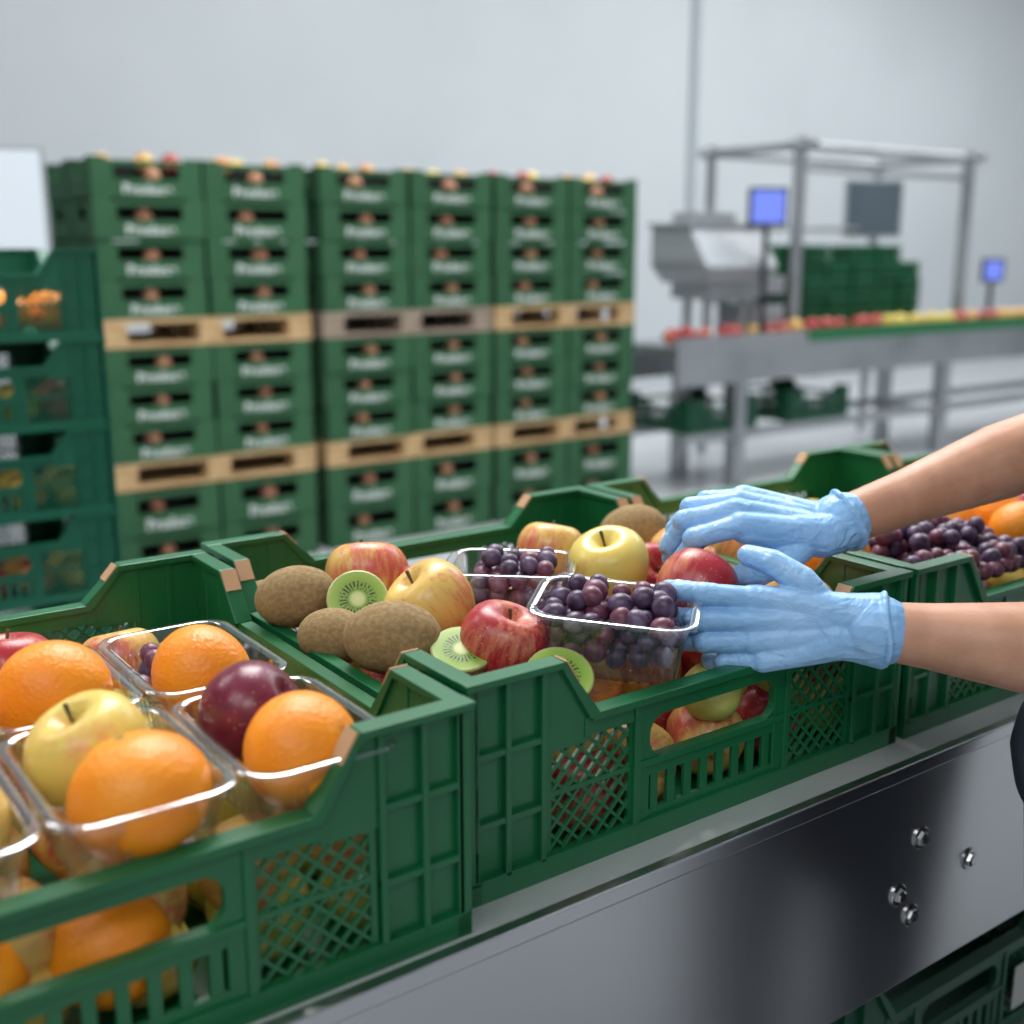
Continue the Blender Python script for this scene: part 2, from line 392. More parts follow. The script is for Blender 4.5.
m=MB();m.lathe([(r*.034,z*.045) for r,z in crs([(0,-1),(.2,-.985),(.42,-.91),(.64,-.77),(.82,-.57),(.95,-.3),(1,0),(.95,.3),(.82,.57),(.64,.77),(.42,.91),(.2,.985),(.06,1.02),(0,1.02)],3)],28);KM=m.mesh('kiwi',[M_kiwi],True)
m=MB();m.lathe([(.0035,.0),(.003,.003),(.001,.004)],8);KB=m.mesh('kiwi_tip',[M_stem],True)
def kiwi(loc,axis,sc=1):
    q=Vector(axis).to_track_quat('Z','Y').to_matrix()
    k=obj('kiwi',KM,loc,q,sc,label='whole fuzzy brown kiwi fruit among the apples',cat='kiwi',group='kiwis');obj('tip',KB,(0,0,.045),parent=k);return k
m=MB();m.lathe([(r*.034,z*.036) for r,z in crs([(0,-1),(.2,-.98),(.5,-.87),(.8,-.6),(.97,-.25),(1,0)],3)],28);KH=m.mesh('kiwi_half',[M_kiwi],True)
m=MB();m.lathe([(.0335,0),(.032,.0012),(.015,.0014),(.001,.0014)],28);KF=m.mesh('cut_face',[M_kcut],False)
def khalf(loc,nrm,sc=1):
    q=Vector(nrm).to_track_quat('Z','Y').to_matrix()
    k=obj('kiwi_half',KH,loc,q,sc,label='halved kiwi showing green flesh and black seeds',cat='kiwi',group='kiwi halves');obj('cut_face',KF,parent=k,label='green seeded cut face')
m=MB();m.lathe([(r*.044,z*.044) for r,z in crs([(0,-.9),(.2,-.93),(.55,-.8),(.88,-.45),(1,0),(.93,.42),(.68,.76),(.35,.9),(.12,.86),(0,.8)],3)],28);PL=m.mesh('plum',[M_plum],True)
def plum(loc,sc=1):
    p=obj('plum',PL,loc,(.9,-.3,1),sc,label='large dark purple plum in a clear punnet',cat='plum',group='plums')
PEM=apple_mesh(M_agrn,PEAR,.034)
m=MB();m.cap((0,0,.050),(.003,0,.066),.0015,.0015,8);PST=m.mesh('stem',[M_stem],True)
def pear(loc,axis,sc=1):
    q=Vector(axis).to_track_quat('Z','Y').to_matrix()
    p=obj('pear',PEM,loc,q,sc,label='yellow-green pear lying inside the crate',cat='pear',group='pears');obj('stem',PST,parent=p)
GM=[]
for mt in(M_grape,M_grape2):
    m=MB();m.ell((0,0,0),(.0113,.0113,.0125),seg=16,rings=10);GM.append(m.mesh('grape',[mt],True))
def grape(loc,group,where):
    r=random.random()<.4
    obj('grape',GM[int(r)],loc,(R3(0,3),R3(0,3),0),R3(.85,1.1),label=('reddish' if r else 'dark purple')+' grape '+where,cat='grape',group=group)
def grapes(cx,cy,z0,w,l,ang,layers,group,where,heap=.72):
    st=.0218
    for k in range(layers):
        f=1-(1-heap)*max(0,k-layers+3)/2 if layers>2 else 1
        nx=int(w*f/st);ny=int(l*f/st)
        for i in range(nx):
            for j in range(ny):
                x=(i-(nx-1)/2)*st+(k%2)*st*.4+R3(-.004,.004);y=(j-(ny-1)/2)*st+(k%2)*st*.4+R3(-.004,.004)
                if k==layers-1 and random.random()<.3: continue
                c,s=math.cos(ang),math.sin(ang)
                grape((cx+x*c-y*s,cy+x*s+y*c,z0+.012+k*.0165+R3(-.004,.005)),group,where)
def punnet_mesh(L,W,H=.062):
    def loop(l,w,r,z,cor=0):
        P=[];hl,hw=l/2,w/2
        cs=[(hl-r,hw-r,0),(-hl+r,hw-r,90),(-hl+r,-hw+r,180),(hl-r,-hw+r,270)]
        for ci,(x,y,a0) in enumerate(cs):
            for k in range(7):
                a=math.radians(a0+15*k);P.append((x+r*math.cos(a),y+r*math.sin(a),z))
            x2,y2,a2=cs[(ci+1)%4];a=math.radians(a0+90);e0=Vector((x+r*math.cos(a),y+r*math.sin(a),z));e1=Vector((x2+r*math.cos(a),y2+r*math.sin(a),z))
            nn=Vector((math.cos(a),math.sin(a),0))
            for k in range(1,32):
                t=k/32;P.append(tuple(e0.lerp(e1,t)+nn*(cor*(0,.5,1,.5)[k%4])))
        return P
    g=lambda i,r,z,cor=0:loop(L-2*i,W-2*i,r,z,cor)
    lv=[g(.030,.010,.003),g(.021,.012,.0),g(.018,.016,.006,-.0040),g(.0155,.018,.022,-.0045),g(.0130,.02,H*.62,-.0045),g(.0125,.02,H*.70),
        g(.0105,.022,H*.74),g(.0100,.022,H-.0015),g(.0092,.024,H),g(.0012,.028,H+.0002),g(.0004,.029,H-.0006),g(.0,.029,H-.0032)]
    n=len(lv[0]);m=MB();vs=[p for l in lv for p in l];fs=[]
    for k in range(len(lv)-1):
        for j in range(n):
            a=k*n+j;b=k*n+(j+1)%n;fs.append((a,b,b+n,a+n))
    fs.append(tuple(range(n))[::-1]);m.add(vs,fs)
    return m.mesh('punnet',[M_clear],True)
def punnet(cx,cy,z,L,W,ang,what,H=.062,tilt=(0,0)):
    return obj('punnet',punnet_mesh(L,W,H),(cx,cy,z),(tilt[0],tilt[1],ang),label='clear ribbed punnet '+what,cat='punnet',group='clear punnets')

# --- crate 2 contents
def fill(x0,x1,y0,y1,z,st,kinds,jit=.006,cond=None,stem=False):
    nx=int((x1-x0)/st);ny=int((y1-y0)/st)
    for i in range(nx+1):
        for j in range(ny+1):
            x=x0+(x1-x0)*i/nx;y=y0+(y1-y0)*j/ny
            if cond and not cond(x,y): continue
            apple(random.choice(kinds),(x+R3(-jit,jit),y+R3(-jit,jit),z+R3(-.004,.004)),R3(.92,1.0),stem=stem,rot=(R3(0,6),R3(0,6),R3(0,6)))
fill(.062,.54,.062,.53,.950,.085,['red','bi','yel','bi'],cond=lambda x,y:y<.17 or x<.1 or y>.40)
fill(.075,.53,.075,.52,1.005,.088,['red','red','bi'],stem=True,cond=lambda x,y:y<.42 and not(y<.1 and .24<x<.47))
pear((.345,.050,1.008),(1,.12,-.05),.95)
pear((.45,.055,1.005),(-.8,.12,.3),.9)
kiwi((.026,.384,1.086),(.80,-.52,.15),1.02)
kiwi((.046,.205,1.084),(.80,-.60,.0),1.10)
kiwi((.026,.295,1.064),(.55,-.8,.05),.9)
kiwi((.038,.125,1.052),(.45,-.8,.0),.88)
kiwi((.030,.475,1.052),(.4,-.8,.1),.90)
khalf((.068,.318,1.092),(-.35,-.75,.60),1.0)
khalf((.090,.146,1.080),(-.2,-.40,.9),.92)
khalf((.150,.066,1.064),(-.25,-.50,.83),1.0)
khalf((.198,.155,1.056),(-.1,-.2,.95),.8)
apple('bi',(.125,.400,1.086),1.10,(.3,-.2,3.4))
apple('bi',(.128,.264,1.086),1.12,(-.45,-.45,.5))
apple('red',(.138,.144,1.074),1.03,(-.25,-.2,3.0))
apple('red',(.170,.355,1.064),.95,(.3,.3,1))
apple('bi',(.365,.360,1.088),1.0,(.2,.3,1))
apple('yel',(.345,.222,1.104),1.08,(-.2,-.25,1))
HELD=apple('red',(.368,.104,1.100),1.04,(.5,.8,1),where='held under a gloved hand')
apple('red',(.44,.26,1.065),1.0);apple('red',(.46,.16,1.06),1.0);apple('bi',(.45,.36,1.06),1.0)
apple('red',(.46,.065,1.05),.95);apple('bi',(.53,.1,1.055),.95);apple('bi',(.53,.3,1.065),1)
kiwi((.54,.40,1.085),(.8,-.5,.2),1.05)
AB=-.84
punnet(.234,.086,1.052,.170,.122,AB,'full of dark grapes gripped by a gloved hand',H=.068,tilt=(.08,.05))
grapes(.231,.088,1.060,.145,.095,AB,4,'grapes in the held punnet','in the held clear punnet',.9)
punnet(.238,.268,1.052,.150,.122,AB+.1,'of dark grapes resting on the apples',H=.066)
grapes(.238,.268,1.055,.12,.095,AB+.1,4,'grapes in the resting punnet','in a clear punnet on the apples',.8)
# --- crate 1 contents
fill(-.55,-.080,.035,.50,.945,.085,['grn','grn','yel'],cond=lambda x,y:y<.15 or x>-.1)
fill(-.55,-.090,.050,.49,.985,.09,['grn','yel','bi'])
orange((-.40,.022,.972),.95,where='seen through the crate handle opening');orange((-.30,.028,.968),.95,where='seen through the crate handle opening')
HP=math.pi/2
punnet(-.276,.262,1.028,.19,.133,HP,'holding an orange and apple');orange((-.272,.240,1.086),.99);apple('red',(-.289,.335,1.078),1)
punnet(-.141,.262,1.028,.19,.133,HP,'holding an orange and grapes');orange((-.144,.226,1.080),.94);grapes(-.146,.312,1.042,.10,.06,0,3,'grapes beside an orange','beside an orange in a clear punnet')
punnet(-.274,.064,1.030,.194,.134,HP,'holding an apple and an orange');apple('yel',(-.279,.108,1.082),1.06,(-.3,-.2,1));orange((-.269,.020,1.080),1.00)
punnet(-.139,.064,1.028,.190,.133,HP,'holding a plum and an orange');plum((-.147,.108,1.083),1.0);orange((-.139,.026,1.077),.96)
punnet(-.409,.065,1.028,.190,.133,HP,'holding blushed apples');apple('bi',(-.394,.055,1.073),1,(.3,.3,2));apple('red',(-.414,.13,1.07),1)
punnet(-.411,.262,1.028,.19,.133,HP,'holding oranges');orange((-.409,.30,1.08),.95);orange((-.409,.215,1.08),.95)
for x in(-.5,-.38,-.27,-.15): apple('bi',(x,.46,1.02),1)
# --- crate 3+ contents
fill(.69,1.15,.085,.50,1.0,.09,['red','bi','yel'])
grapes(.80,.12,1.056,.26,.20,0,2,'loose grapes in the next crate','piled loose in the next crate')
grapes(.80,.12,1.056+.033,.17,.12,.2,1,'loose grapes in the next crate','piled loose in the next crate')
orange((.655,.145,1.085),.85,where='beside the loose grapes')
for p in((1.0,.10,1.078),(1.10,.09,1.078),(.99,.2,1.07),(1.1,.2,1.07)): orange(p,.88,where='in the further crate')
for x in(.68,.78,.88,.98):
    for y in(.32,): apple(random.choice(['bi','red','yel']),(x,y,1.055),1)
for cx in(1.23,1.845):
    fill(cx+.08,cx+.52,.08,.5,1.02,.1,['red','bi','yel','grn'])

# ------------------------------------------------------------------ hands
rv=Vector((.811,-.585,0));fv=Vector((.585,.811,0))
p_=math.radians(12.84)
cf=(fv*math.cos(p_)-Vector((0,0,1))*math.sin(p_)).normalized();cu=(fv*math.sin(p_)+Vector((0,0,1))*math.cos(p_)).normalized()
def rotv(v,ax,a): return (Matrix.Rotation(a,3,ax)@v)
def glove(W,d,n,s,S,flex,spread,thumb,fore,cufflen,rw):
    d=d.normalized();s=(s-d*s.dot(d)).normalized();n2=d.cross(s)
    n2=n2 if n2.dot(n)>0 else -n2;n=n2
    mb=MB();W=Vector(W)
    A=s.copy()
    sg=1 if rotv(d,A,.1).dot(n)<0 else -1
    off=[.030,.0100,-.0105,-.0295];mcp=[.086,.091,.086,.077]
    ln=[(.042,.026,.020),(.046,.030,.021),(.042,.028,.020),(.033,.021,.018)]
    rd=[.0108,.0110,.0106,.0096]
    base=[]
    for i in range(4):
        K=W+(d*mcp[i]+s*off[i]+n*(.003-.003*abs(i-1.3)))*S
        base.append(K)
        B0=W+(d*.018+s*off[i]*.62+n*.001)*S
        mb.cap(B0,K,.0165*S,.0132*S)
        mb.cap(B0-n*.004*S,K-n*.005*S-d*.006*S,.016*S,.013*S)
        dv=rotv(d,n,spread[i]*(1 if rotv(d,n,.1).dot(s)>0 else -1))
        ax=rotv(A,n,spread[i]*(1 if rotv(d,n,.1).dot(s)>0 else -1))
        P=K;r=rd[i]*S
        for j in range(3):
            dv=rotv(dv,ax,sg*flex[i][j]).normalized()
            Q=P+dv*ln[i][j]*S
            mb.cap(P,Q,r*(1.08 if j==0 else 1.09),r*(.97 if j<2 else .90))
            if j<2:
                for o_ in(-.0045,.0045): mb.cap(Q+dv*(o_-.0006),Q+dv*(o_+.0006),r*1.05,r*1.05)
            P=Q;r*=.945
    for i in range(3): mb.cap(base[i]-d*.008*S-n*.003*S,base[i+1]-d*.008*S-n*.003*S,.0115*S,.0115*S)
    mb.cap(W+(d*.03+s*.018-n*.010)*S,W+(d*.062+s*.024-n*.008)*S,.018*S,.014*S)
    mb.cap(W+(d*.02-s*.016-n*.008)*S,W+(d*.06-s*.022-n*.006)*S,.017*S,.013*S)
    P=W+(d*.014+s*.014-n*.006)*S
    rr=[.0175,.0155,.0132,.0112]
    for k,t in enumerate(thumb):
        Q=W+(d*t[0]+s*t[1]+n*t[2])*S
        mb.cap(P,Q,rr[k]*S,rr[k+1]*S);P=Q
    F=(Vector(fore)-W).normalized()
    for sd in(-1,1):
        mb.cap(W+s*sd*.012*S,W+d*.03*S+s*sd*.018*S,.021*S,.0175*S)
        mb.cap(W+s*sd*.011*S,W+F*cufflen+s*sd*.008,.0215*S,rw)
        for q,rr_ in ((-.004,.001),(.008,.0014),(.021,.0014)):
            c=W+F*q+F*sd*.002;mb.cap(c+s*sd*.0105*S,c+s*sd*.0105*S+F*.0016,.0215*S+rr_+.02*q,.0215*S+rr_+.02*q)
    e=W+F*cufflen
    u=F.cross(Vector((0,0,1))).normalized();v=F.cross(u)
    pv=None
    for k in range(25):
        a=2*math.pi*k/24;c=e+F*(.008+.004*math.sin(a*2+.6))+(u*math.cos(a)+v*math.sin(a))*(rw+.006+.0015*math.sin(3*a))
        if pv is not None: mb.cap(pv,c,.0034,.0034,8)
        pv=c
    mb.cap(e,e+F*.006,rw+.0055,rw+.0055)
    return mb,F
S1=1.05
W1=Vector((.422,-.050,1.096))-cu*.004; E1=Vector((.63,-.245,1.068))
d1=(-rv*.985-cu*.04+cf*.04)
fl1=[(.02,.50,.34),(.14,.60,.40),(.20,.66,.42),(.24,.72,.42)]
g1,F1=glove(W1,d1,-cf*.93+cu*.36,cu,S1,fl1,(.14,.03,-.03,-.08),[(.036,.044,-.006),(.062,.063,-.014),(.082,.070,-.032)],E1,.030,.0305)
S2=1.14
W2=Vector((.545,.106,1.163))+rv*.006-cu*.018-cf*.045; E2=Vector((.866,-.050,1.255))
d2=(-rv*.96+cu*.24-cf*.06)
fl2=[(.56,.78,.48),(.50,.82,.50),(.44,.80,.46),(.42,.76,.42)]
g2,F2=glove(W2,d2,cu*.85-cf*.53,-cu*.53-cf*.85,S2,fl2,(.10,.03,-.05,-.12),[(.032,.034,-.020),(.054,.042,-.040),(.076,.036,-.058)],E2,.022,.0285)
GL1=remesh(g1,'glove',[M_glove],.0015,3);GL2=remesh(g2,'glove',[M_glove],.0015,3)

# ------------------------------------------------------------------ person
pf=Vector((-.68,.73,0)).normalized();pl=Vector((0,0,1)).cross(pf)
SL=Vector((.66,-.42,1.34));SR=Vector((.95,-.20,1.42))
ch=(SL+SR)/2;pel=Vector((.665,-.255,.93))
b=MB()
def torso(mb,e):
    mb.cap(ch-Vector((0,0,.05))+pl*.07,pel+pl*.05,.105+e,.10+e);mb.cap(ch-Vector((0,0,.05))-pl*.07,pel-pl*.05,.105+e,.10+e)
    mb.cap(SL,ch,.055+e,.085+e);mb.cap(SR,ch,.055+e,.085+e)
torso(b,0)
hd=ch+pf*.03+Vector((0,0,.27))
b.cap(ch,hd-Vector((0,0,.06)),.06,.05)
MH=Matrix((pl,pf,Vector((0,0,1)))).transposed()
b.ell(hd,(.073,.092,.11),MH);b.ell(hd+pf*.03-Vector((0,0,.07)),(.05,.055,.045),MH)
b.cap(hd+pf*.088+Vector((0,0,.012)),hd+pf*.104-Vector((0,0,.022)),.009,.015)
for sd in(-1,1): b.ell(hd+pl*sd*.074-Vector((0,0,.01)),(.012,.02,.032),MH)
b.cap(SL,E1,.052,.047);b.cap(SR,E2,.050,.045)
def forearm(E,W,F,r0,r1):
    m_=E.lerp(W,.35);e=W+F*.045
    b.cap(E,m_,r0,r0*1.03);b.cap(m_,E.lerp(W,.7),r0*1.03,r1*1.12);b.cap(E.lerp(W,.7),e,r1*1.12,r1);b.cap(e,W+F*.01,r1,.012)
forearm(E1,W1,F1,.046,.0305);forearm(E2,W2,F2,.044,.0290)
ft=[]
for sd in(-1,1):
    h=pel+pl*sd*.09;k=h+Vector((0,0,-.43))+pf*.0-Vector((0,.02,0));a=k+Vector((0,0,-.42))-pf*.04
    b.cap(h,k,.085,.058);b.cap(k,a,.056,.04);b.cap(a,a+pf*.15-Vector((0,0,.045)),.04,.03);ft.append((h,k,a))
PB=remesh(b,'person_body',[M_skin],.005,5)
person=obj('person',PB,label='worker in navy clothes and light blue gloves packing fruit',cat='person')
obj('glove',GL1,parent=person,label='light blue nitrile glove gripping the grape punnet')
obj('glove',GL2,parent=person,label='light blue nitrile glove cupped over a red apple')
c=MB();torso(c,.014);c.cap(SL,SL.lerp(E1,.5),.068,.064);c.cap(SR,SR.lerp(E2,.5),.066,.062)
obj('shirt',remesh(c,'shirt',[M_navy],.008,3),parent=person,label='dark navy work shirt')
c=MB()
for (h,k,a) in ft: c.cap(h,k,.100,.075);c.cap(k,a+Vector((0,0,.03)),.073,.065)
c.cap(pel+pl*.06,pel-pl*.06,.12,.12)
obj('trousers',remesh(c,'trousers',[M_navy],.008,3),parent=person,label='dark navy work trousers')
for (h,k,a) in ft:
    c=MB();c.cap(a-Vector((0,0,.03)),a+pf*.17-Vector((0,0,.05)),.05,.038);obj('shoe',remesh(c,'shoe',[M_dark],.006,2),parent=person)
c=MB();c.ell(hd+Vector((0,0,.018))-pf*.014,(.082,.094,.108),MH);c.ell(hd-pf*.10-Vector((0,0,.0)),(.04,.035,.04),MH)
obj('hair',c.mesh('hair',[M_hair],True),parent=person)
for sd in(-1,1):
    c=MB();c.ell(hd+pf*.083+pl*sd*.03+Vector((0,0,.012)),(.012,.008,.008),MH);obj('eye',c.mesh('eye',[M_eye],True),parent=person)
c=MB();c.ell(hd+pf*.082-Vector((0,0,.055)),(.022,.008,.008),MH);obj('mouth',c.mesh('mouth',[M_lip],True),parent=person)

# ------------------------------------------------------------------ stacked cartons on pallets
BW,BD,BH=.483,.33,.168
def carton():
    m=MB();t=.006
    def face(L,M,slots):
        z0,z1=.080,.134
        m.box(0,L,0,t,0,z0,0,M)
        x=0
        for a,b_ in slots:
            m.box(x,a,0,t,z0,z1,0,M);x=b_
        m.box(x,L,0,t,z0,z1,0,M)
        m.box(0,L*.16,0,t,z1,BH,0,M);m.box(L*.84,L,0,t,z1,BH,0,M)
        m.box(L*.16,L*.84,0,t,z1,BH-.012,0,M)
    face(BW,Matrix.Identity(4),[(.10,.383)])
    face(BW,Matrix.Translation((BW,BD,0))@Matrix.Rotation(math.pi,4,'Z'),[(.10,.383)])
    face(BD,Matrix.Translation((BW,0,0))@Matrix.Rotation(math.pi/2,4,'Z'),[(.11,.22)])
    face(BD,Matrix.Translation((0,BD,0))@Matrix.Rotation(-math.pi/2,4,'Z'),[(.11,.22)])
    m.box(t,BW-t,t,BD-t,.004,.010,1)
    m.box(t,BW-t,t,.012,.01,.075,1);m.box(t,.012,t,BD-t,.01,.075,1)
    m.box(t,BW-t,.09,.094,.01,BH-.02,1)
    for x in(0,BW-.05):
        m.box(x,x+.05,0,.05,BH-.003,BH)
        m.box(x,x+.05,BD-.05,BD,BH-.003,BH)
    return m.mesh('carton',[M_box,M_boxin])
CM=carton()
cu_=bpy.data.curves.new('txt','FONT');cu_.body='Produce';cu_.size=.056;cu_.align_x='CENTER';cu_.extrude=.0008;cu_.offset=.0022;cu_.space_character=1.15
to=bpy.data.objects.new('t',cu_);COL.objects.link(to);TM=bake(to,'printed_label');TM.materials.clear();TM.materials.append(M_white)
m=MB();m.lathe([(r*.036,z*.036) for r,z in crs([(0,-.9),(.3,-.9),(.8,-.55),(1,0),(.82,.55),(.4,.85),(.1,.78),(0,.7)],2)],16);PEACH=m.mesh('peach',[apple_mat('peach_skin',(.60,.32,.18),(.46,.17,.11),.48,.68,9,.6)],True)
PW=2*BW+.012
def pallet(wood):
    top,bt=MB(),MB()
    for i in range(5): top.box(0,PW,i*.140,i*.140+.108,.103,.123)
    for x in(0,PW/2-.055,PW-.11): top.box(x,x+.11,0,.668,.083,.103)
    for y in(0,.285,.56): bt.box(0,PW,y,y+.108,0,.020)
    return top.mesh('pallet',[wood]),[(x,y) for x in(0,PW/2-.055,PW-.11) for y in(0,.285,.56)],bt.mesh('bottom_board',[wood])
m=MB();m.box(0,.11,0,.108,.020,.083)
BLK={M_wood:m.mesh('block',[M_wood]),M_wood2:m.mesh('block',[M_wood2])}
PAL={M_wood:pallet(M_wood),M_wood2:pallet(M_wood2)}
def put_pallet(loc,wood):
    p=PAL[wood];o=obj('pallet',p[0],loc,label=('pale' if wood is M_wood else 'weathered grey')+' wooden pallet between layers of green cartons',cat='pallet',group='wooden pallets')
    obj('bottom_boards',p[2],parent=o)
    for x,y in p[1]: obj('block',BLK[wood],(x,y,0),parent=o)
SX=[.977,2.022,3.025]
random.seed(11)
for si,sx in enumerate(SX):
    y0=4.277
    def layerrow(z,nl,zs=1.0):
        H_=BH*zs
        for l in range(nl):
            for cx in(0,1):
                for dy in(0,1):
                    x=sx+cx*(BW+.008)+R3(-.004,.004);zz=z+l*H_+.0005
                    obj_c=obj('produce_carton',CM,(x,y0+dy*(BD+.006)+R3(-.006,.006),zz),(0,0,R3(-.010,.010)),sc=(1,1,zs),label='dark green cardboard fruit carton with slots and white lettering',cat='box',group='green fruit cartons on pallets')
                    if dy==0:
                        obj('printed_label',TM,(BW*.5,-.0012,.020),(math.pi/2,0,0),parent=obj_c,label='white printed lettering')
                        obj('peach',PEACH,(x+BW*.5+R3(-.04,.04),y0+.052,zz+.094*zs),(R3(0,3),R3(0,3),0),R3(.95,1.12),label='peach showing through the slot of a carton',cat='peach',group='peaches in the cartons')
                    if l==nl-1 and z>1 and dy==0:
                        for q in range(3):
                            k=random.choice(['red','bi','yel','bi'])
                            apple(k,(x+.10+q*.14+R3(-.03,.03),y0+.1+R3(0,.12),zz+.152),R3(.85,1.1),stem=False,where='in an open carton atop the stack',group='fruit in the top cartons')
    wd=M_wood2 if si==1 else M_wood
    layerrow(0,2,1.245)
    put_pallet((sx,y0,.4195),M_wood)
    layerrow(.543,3)
    put_pallet((sx,y0,.543+3*BH+.001),wd)
    layerrow(.543+3*BH+.125,4)
# ------------------------------------------------------------------ crate stack with fruit beside
for k in range(7):
    z=k*.2095
    crate((-.27,2.05,z),TEAL,'teal green plastic crate in a tall stack beside the cartons','stacked dark green crates')
    if k>=1:
        for i in range(3):
            for j in range(2):
                kk=['bi','yel','grn','red'][(k+i)%4]
                if k==6: orange((.03+i*.105,2.11+j*.1,z+.06),1,where='in the stacked green crate')
                else: apple(kk,(.03+i*.105,2.11+j*.1,z+.055),1.1,stem=False,where='in the stacked dark green crate',group='fruit in the stacked crates')
m=MB();m.box(-.3,.3,-.02,.02,-.22,.22);m.box(-.03,.03,.02,.06,-.1,.1);m.box(-.025,.025,.03,.08,-1.6,.05);m.box(-.25,.25,-.15,.2,-1.62,-1.6)
sc=obj('display_screen',m.mesh('display',[M_grey]),(.50,4.3,1.64),(0,0,-.35),label='pale white display on a floor stand beside the cartons',cat='screen')
m=MB();m.box(-.285,.285,-.023,-.0205,-.205,.205);obj('screen_panel',m.mesh('panel',[M_wscreen]),parent=sc)

# ------------------------------------------------------------------ processing line
X0,X1,Y0,Y1=4.28,10.5,4.2,4.8
m=MB();m.box(X0,X1,Y0,Y1,.84,.90);m.box(X0,X1,Y0,Y0+.04,.66,.84);m.box(X0,X1,Y1-.04,Y1,.66,.84);m.box(X0,X1,Y0+.01,Y0+.03,.9,.955)
ln=obj('sorting_conveyor',m.mesh('sorting_conveyor',[M_steel2],bevel=.006),label='long stainless steel sorting conveyor carrying rows of fruit',cat='conveyor')
for x in(4.85,7.0,9.3):
    for y in(Y0+.05,Y1-.05):
        m=MB();m.box(x-.05,x+.05,y-.04,y+.04,0,.68);m.cyl((x,y,0),(x,y,.02),.07,12);obj('leg',m.mesh('leg',[M_steel2]),parent=ln)
m=MB()
for y in(Y0+.05,Y1-.05): m.box(X0+.1,X1-.1,y-.02,y+.02,.30,.36)
for x in(4.85,7.0,9.3): m.box(x-.02,x+.02,Y0,Y1,.27,.33)
obj('cross_beam',m.mesh('cross_beam',[M_steel2]),parent=ln)
M_belt=mat('green_belt',(.012,.17,.06),.5)
m=MB();m.box(5.45,8.4,Y0+.04,Y1-.05,.9,.915);m.box(5.45,8.4,Y0-.004,Y0+.008,.885,.965);obj('green_belt',m.mesh('green_belt',[M_belt]),parent=ln,label='green conveyor belt and edging')
x=4.32
while x<9.8:
    k='yel' if 6.4<x<7.2 else random.choice(['red','red','bi'])
    zz=.955 if 5.4<x<8.45 else .941
    apple(k,(x+R3(-.02,.02),Y0+.10+R3(0,.03),zz+.015),R3(1.05,1.3),stem=False,where='riding on the sorting conveyor',group='apples on the sorting conveyor')
    x+=R3(.105,.16)
GX0,GX1,GY0,GY1=5.56,7.42,4.45,5.25
m=MB()
for x in(GX0,GX1):
    m.cyl((x,GY0,.901),(x,GY0,2.17),.045,10);m.cyl((x,GY1,0),(x,GY1,2.17),.035,10)
    m.cyl((x,GY0-.12,2.12),(x,GY1+.1,2.12),.03,10)
for y in(GY0,GY1): m.cyl((GX0-.1,y,2.12),(GX1+.1,y,2.12),.03,10)
m.cyl((GX0,GY0,1.98),(GX1,GY0,1.98),.02,10);m.cyl((GX0,GY1,1.1),(GX1,GY1,1.1),.02,10)
m.cyl((GX0,GY1,1.62),(GX1,GY1,1.62),.02,10);m.cyl((6.5,GY1,1.1),(6.5,GY1,2.12),.022,10)
m.box(6.95,7.15,GY1-.08,GY1+.08,1.15,1.45)
obj('machine_gantry',m.mesh('machine_gantry',[M_steel2]),label='tubular stainless steel gantry straddling the sorting conveyor',cat='frame')
m=MB()
def taper(m,x0,x1,y0,y1,z0,X0,X1,Y0,Y1,z1,mi=0):
    m.add([(x0,y0,z0),(x1,y0,z0),(x1,y1,z0),(x0,y1,z0),(X0,Y0,z1),(X1,Y0,z1),(X1,Y1,z1),(X0,Y1,z1)],[(0,3,2,1),(0,1,5,4),(1,2,6,5),(2,3,7,6),(3,0,4,7),(4,5,6,7)],mi)
m.box(-.16,.30,-.12,.22,0,.12)
taper(m,-.22,.30,-.16,.24,.10,-.32,.30,-.26,.24,.20)
taper(m,-.32,.30,-.26,.24,.20,-.32,.30,-.10,.24,.44)
m.box(-.34,.32,-.12,.26,.44,.465);m.box(-.20,.16,-.02,.18,.465,.53)
m.box(.10,.58,-.08,.18,.02,.14);m.box(-.34,-.32,-.2,.2,.22,.30)
for x,y in((-.1,.12),(.22,.12),(.22,-.05),(-.1,-.05)): m.cyl((x,y,-.259),(x,y,.02),.028,10)
hp=obj('feed_hopper',m.mesh('hopper',[mat('matte_steel',(.38,.40,.42),.55,.6)],bevel=.006),(4.86,4.5,1.16),label='boxy stainless steel weighing head above the conveyor',cat='machine')
m=MB();m.box(0,.28,0,.34,0,.20)
for z in(.04,.09,.14): m.box(.03,.25,-.004,0,z,z+.02)
obj('drive_unit',m.mesh('drive_unit',[M_grey],bevel=.01),(5.16,4.42,.916),label='grey steel drive housing next to the weighing head',cat='machine')
def monitor(loc,w,h,mt,arm,label,rot=0,fr=M_grey):
    m=MB();m.box(-w/2-.02,w/2+.02,0,.04,-h/2-.02,h/2+.02)
    if arm: m.cyl((0,.03,-h/2),(0,.03,-h/2-arm),.02,10)
    o=obj('machine_display',m.mesh('display',[fr],bevel=.004),loc,(0,0,rot),label=label,cat='screen')
    m=MB();m.box(-w/2,w/2,-.004,-.001,-h/2,h/2);obj('screen_panel',m.mesh('screen_panel',[mt]),parent=o)
monitor((5.02,4.22,1.72),.20,.19,M_screen,.72,'small blue touchscreen above the weighing head',-.6,M_dark)
monitor((7.70,4.35,1.31),.13,.14,M_screen,.33,'small blue display on the conveyor rail',-.6,M_dark)
monitor((7.30,5.18,1.78),.42,.40,mat('dark_screen',(.10,.13,.16),.3),.48,'dark control panel hung inside the gantry',-.6)
m=MB();w,d_,h=.225,.22,.115
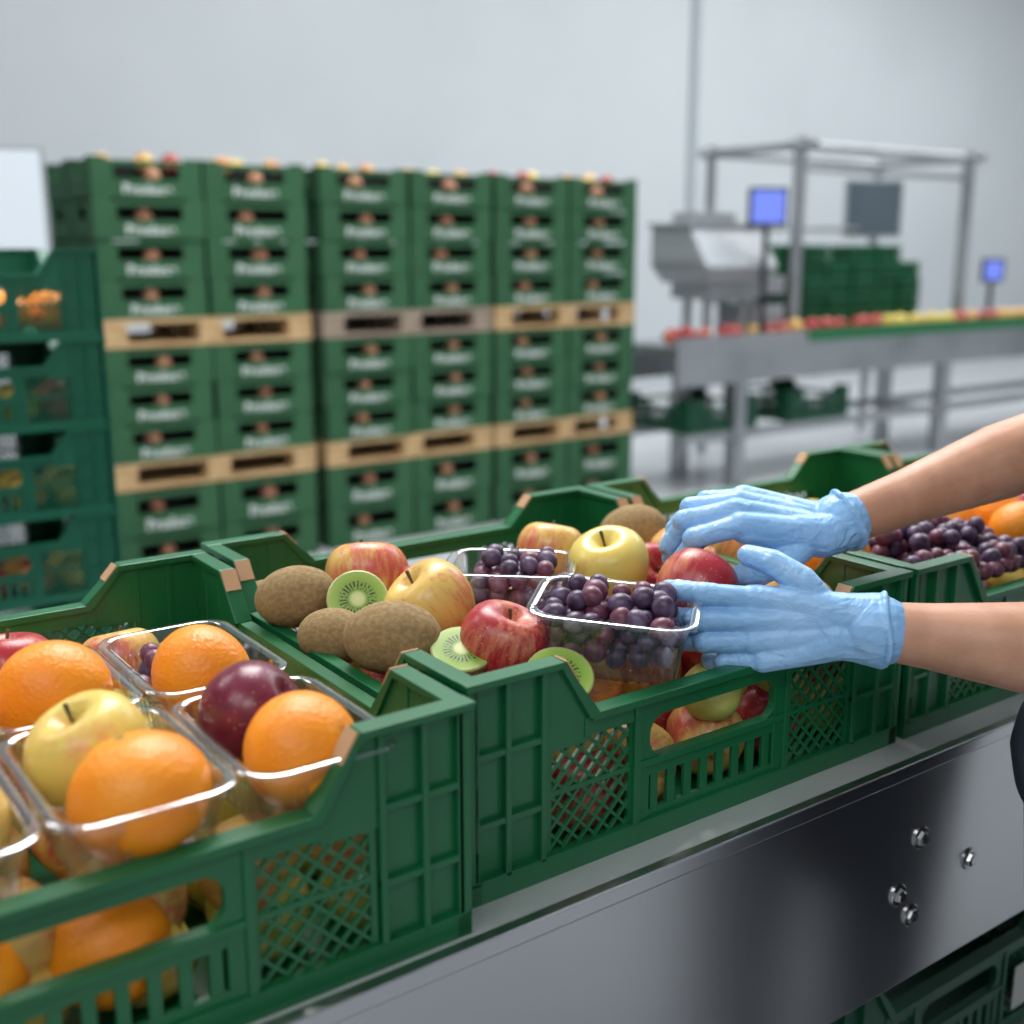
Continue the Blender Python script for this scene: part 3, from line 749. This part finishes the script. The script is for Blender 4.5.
for z in(0,.050,.097):
    m.box(0,w,0,.01,z,z+.018);m.box(0,w,d_-.01,d_,z,z+.018);m.box(0,.01,0,d_,z,z+.018);m.box(w-.01,w,0,d_,z,z+.018)
for x in(0,.105,w-.015): m.box(x,x+.015,0,.012,0,h);m.box(x,x+.015,d_-.012,d_,0,h)
m.box(0,w,0,d_,0,.008)
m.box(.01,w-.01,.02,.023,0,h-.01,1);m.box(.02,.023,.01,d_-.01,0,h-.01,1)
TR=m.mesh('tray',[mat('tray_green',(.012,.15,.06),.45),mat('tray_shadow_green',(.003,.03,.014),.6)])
for i in range(6):
    for k in range((5,5,4,5,5,4)[i]):
        obj('produce_tray',TR,(5.46+i*.262+R3(-.005,.005),4.50+R3(-.01,.01),.916+k*.116),label='small green plastic tray stacked on the sorting line',cat='crate',group='green trays on the sorting line')
for i in range(2):
    crate((4.42+i*.9,4.23,.362),FAR,'dark green crate resting below the sorting conveyor','crates below the sorting conveyor')

# ------------------------------------------------------------------ ceiling lamps and lights
m=MB();m.box(-.7,.7,-.09,.09,0,.1);LB=m.mesh('lamp_body',[M_steel2])
m=MB();m.box(-.66,.66,-.07,.07,-.012,-.002);LD=m.mesh('diffuser',[M_lamp])
for x in(-2,1.5,5,8.5,12):
    for y in(-1.5,2,5.5):
        o=obj('ceiling_lamp',LB,(x,y,5.9),label='long rectangular LED ceiling lamp',cat='lamp',group='ceiling lamps');obj('diffuser',LD,parent=o)
def area(loc,size,pw,tgt=None,col=(1,1,1),sy=None):
    l=bpy.data.lights.new('area','AREA');l.energy=pw;l.size=size;l.color=col
    if sy: l.shape='RECTANGLE';l.size_y=sy
    o=bpy.data.objects.new('area_light',l);COL.objects.link(o);o.location=loc
    if tgt: o.rotation_euler=(Vector(tgt)-Vector(loc)).to_track_quat('-Z','Y').to_euler()
    return o
area((1.0,2.0,4.2),1.9,122,(0.2,.2,1),(1,.98,.95))
area((-2.2,-.6,3.6),1.4,24,(0,.2,1))
area((-1.2,2.4,3.2),1.2,22,(0,2.1,1))
area((3,4,5.7),4,255,None,(.97,.99,1),3)
area((9,4,5.7),6,380,None,(.97,.99,1),4)
area((14,4,5.7),6,190,None,(.97,.99,1),4)
area((2.6,1.4,4.5),2.5,40,(2.6,5,.9))
area((-2.5,-4,5.6),2.5,110,None,(1,1,1),2.0)
w=bpy.data.worlds.new('w');SC.world=w;w.use_nodes=True
w.node_tree.nodes['Background'].inputs[0].default_value=(.88,.94,1,1);w.node_tree.nodes['Background'].inputs[1].default_value=.40

# ------------------------------------------------------------------ camera
cd=bpy.data.cameras.new('camera');cd.sensor_width=36;cd.lens=36*1150/1024
cd.dof.use_dof=True;cd.dof.focus_distance=1.17;cd.dof.aperture_fstop=2.8;cd.clip_start=.02
co=bpy.data.objects.new('camera',cd);COL.objects.link(co);co.location=(-.498,-.754,1.463)
co.rotation_euler=(math.radians(90-12.84),0,-math.atan2(.585,.811))
SC.camera=co
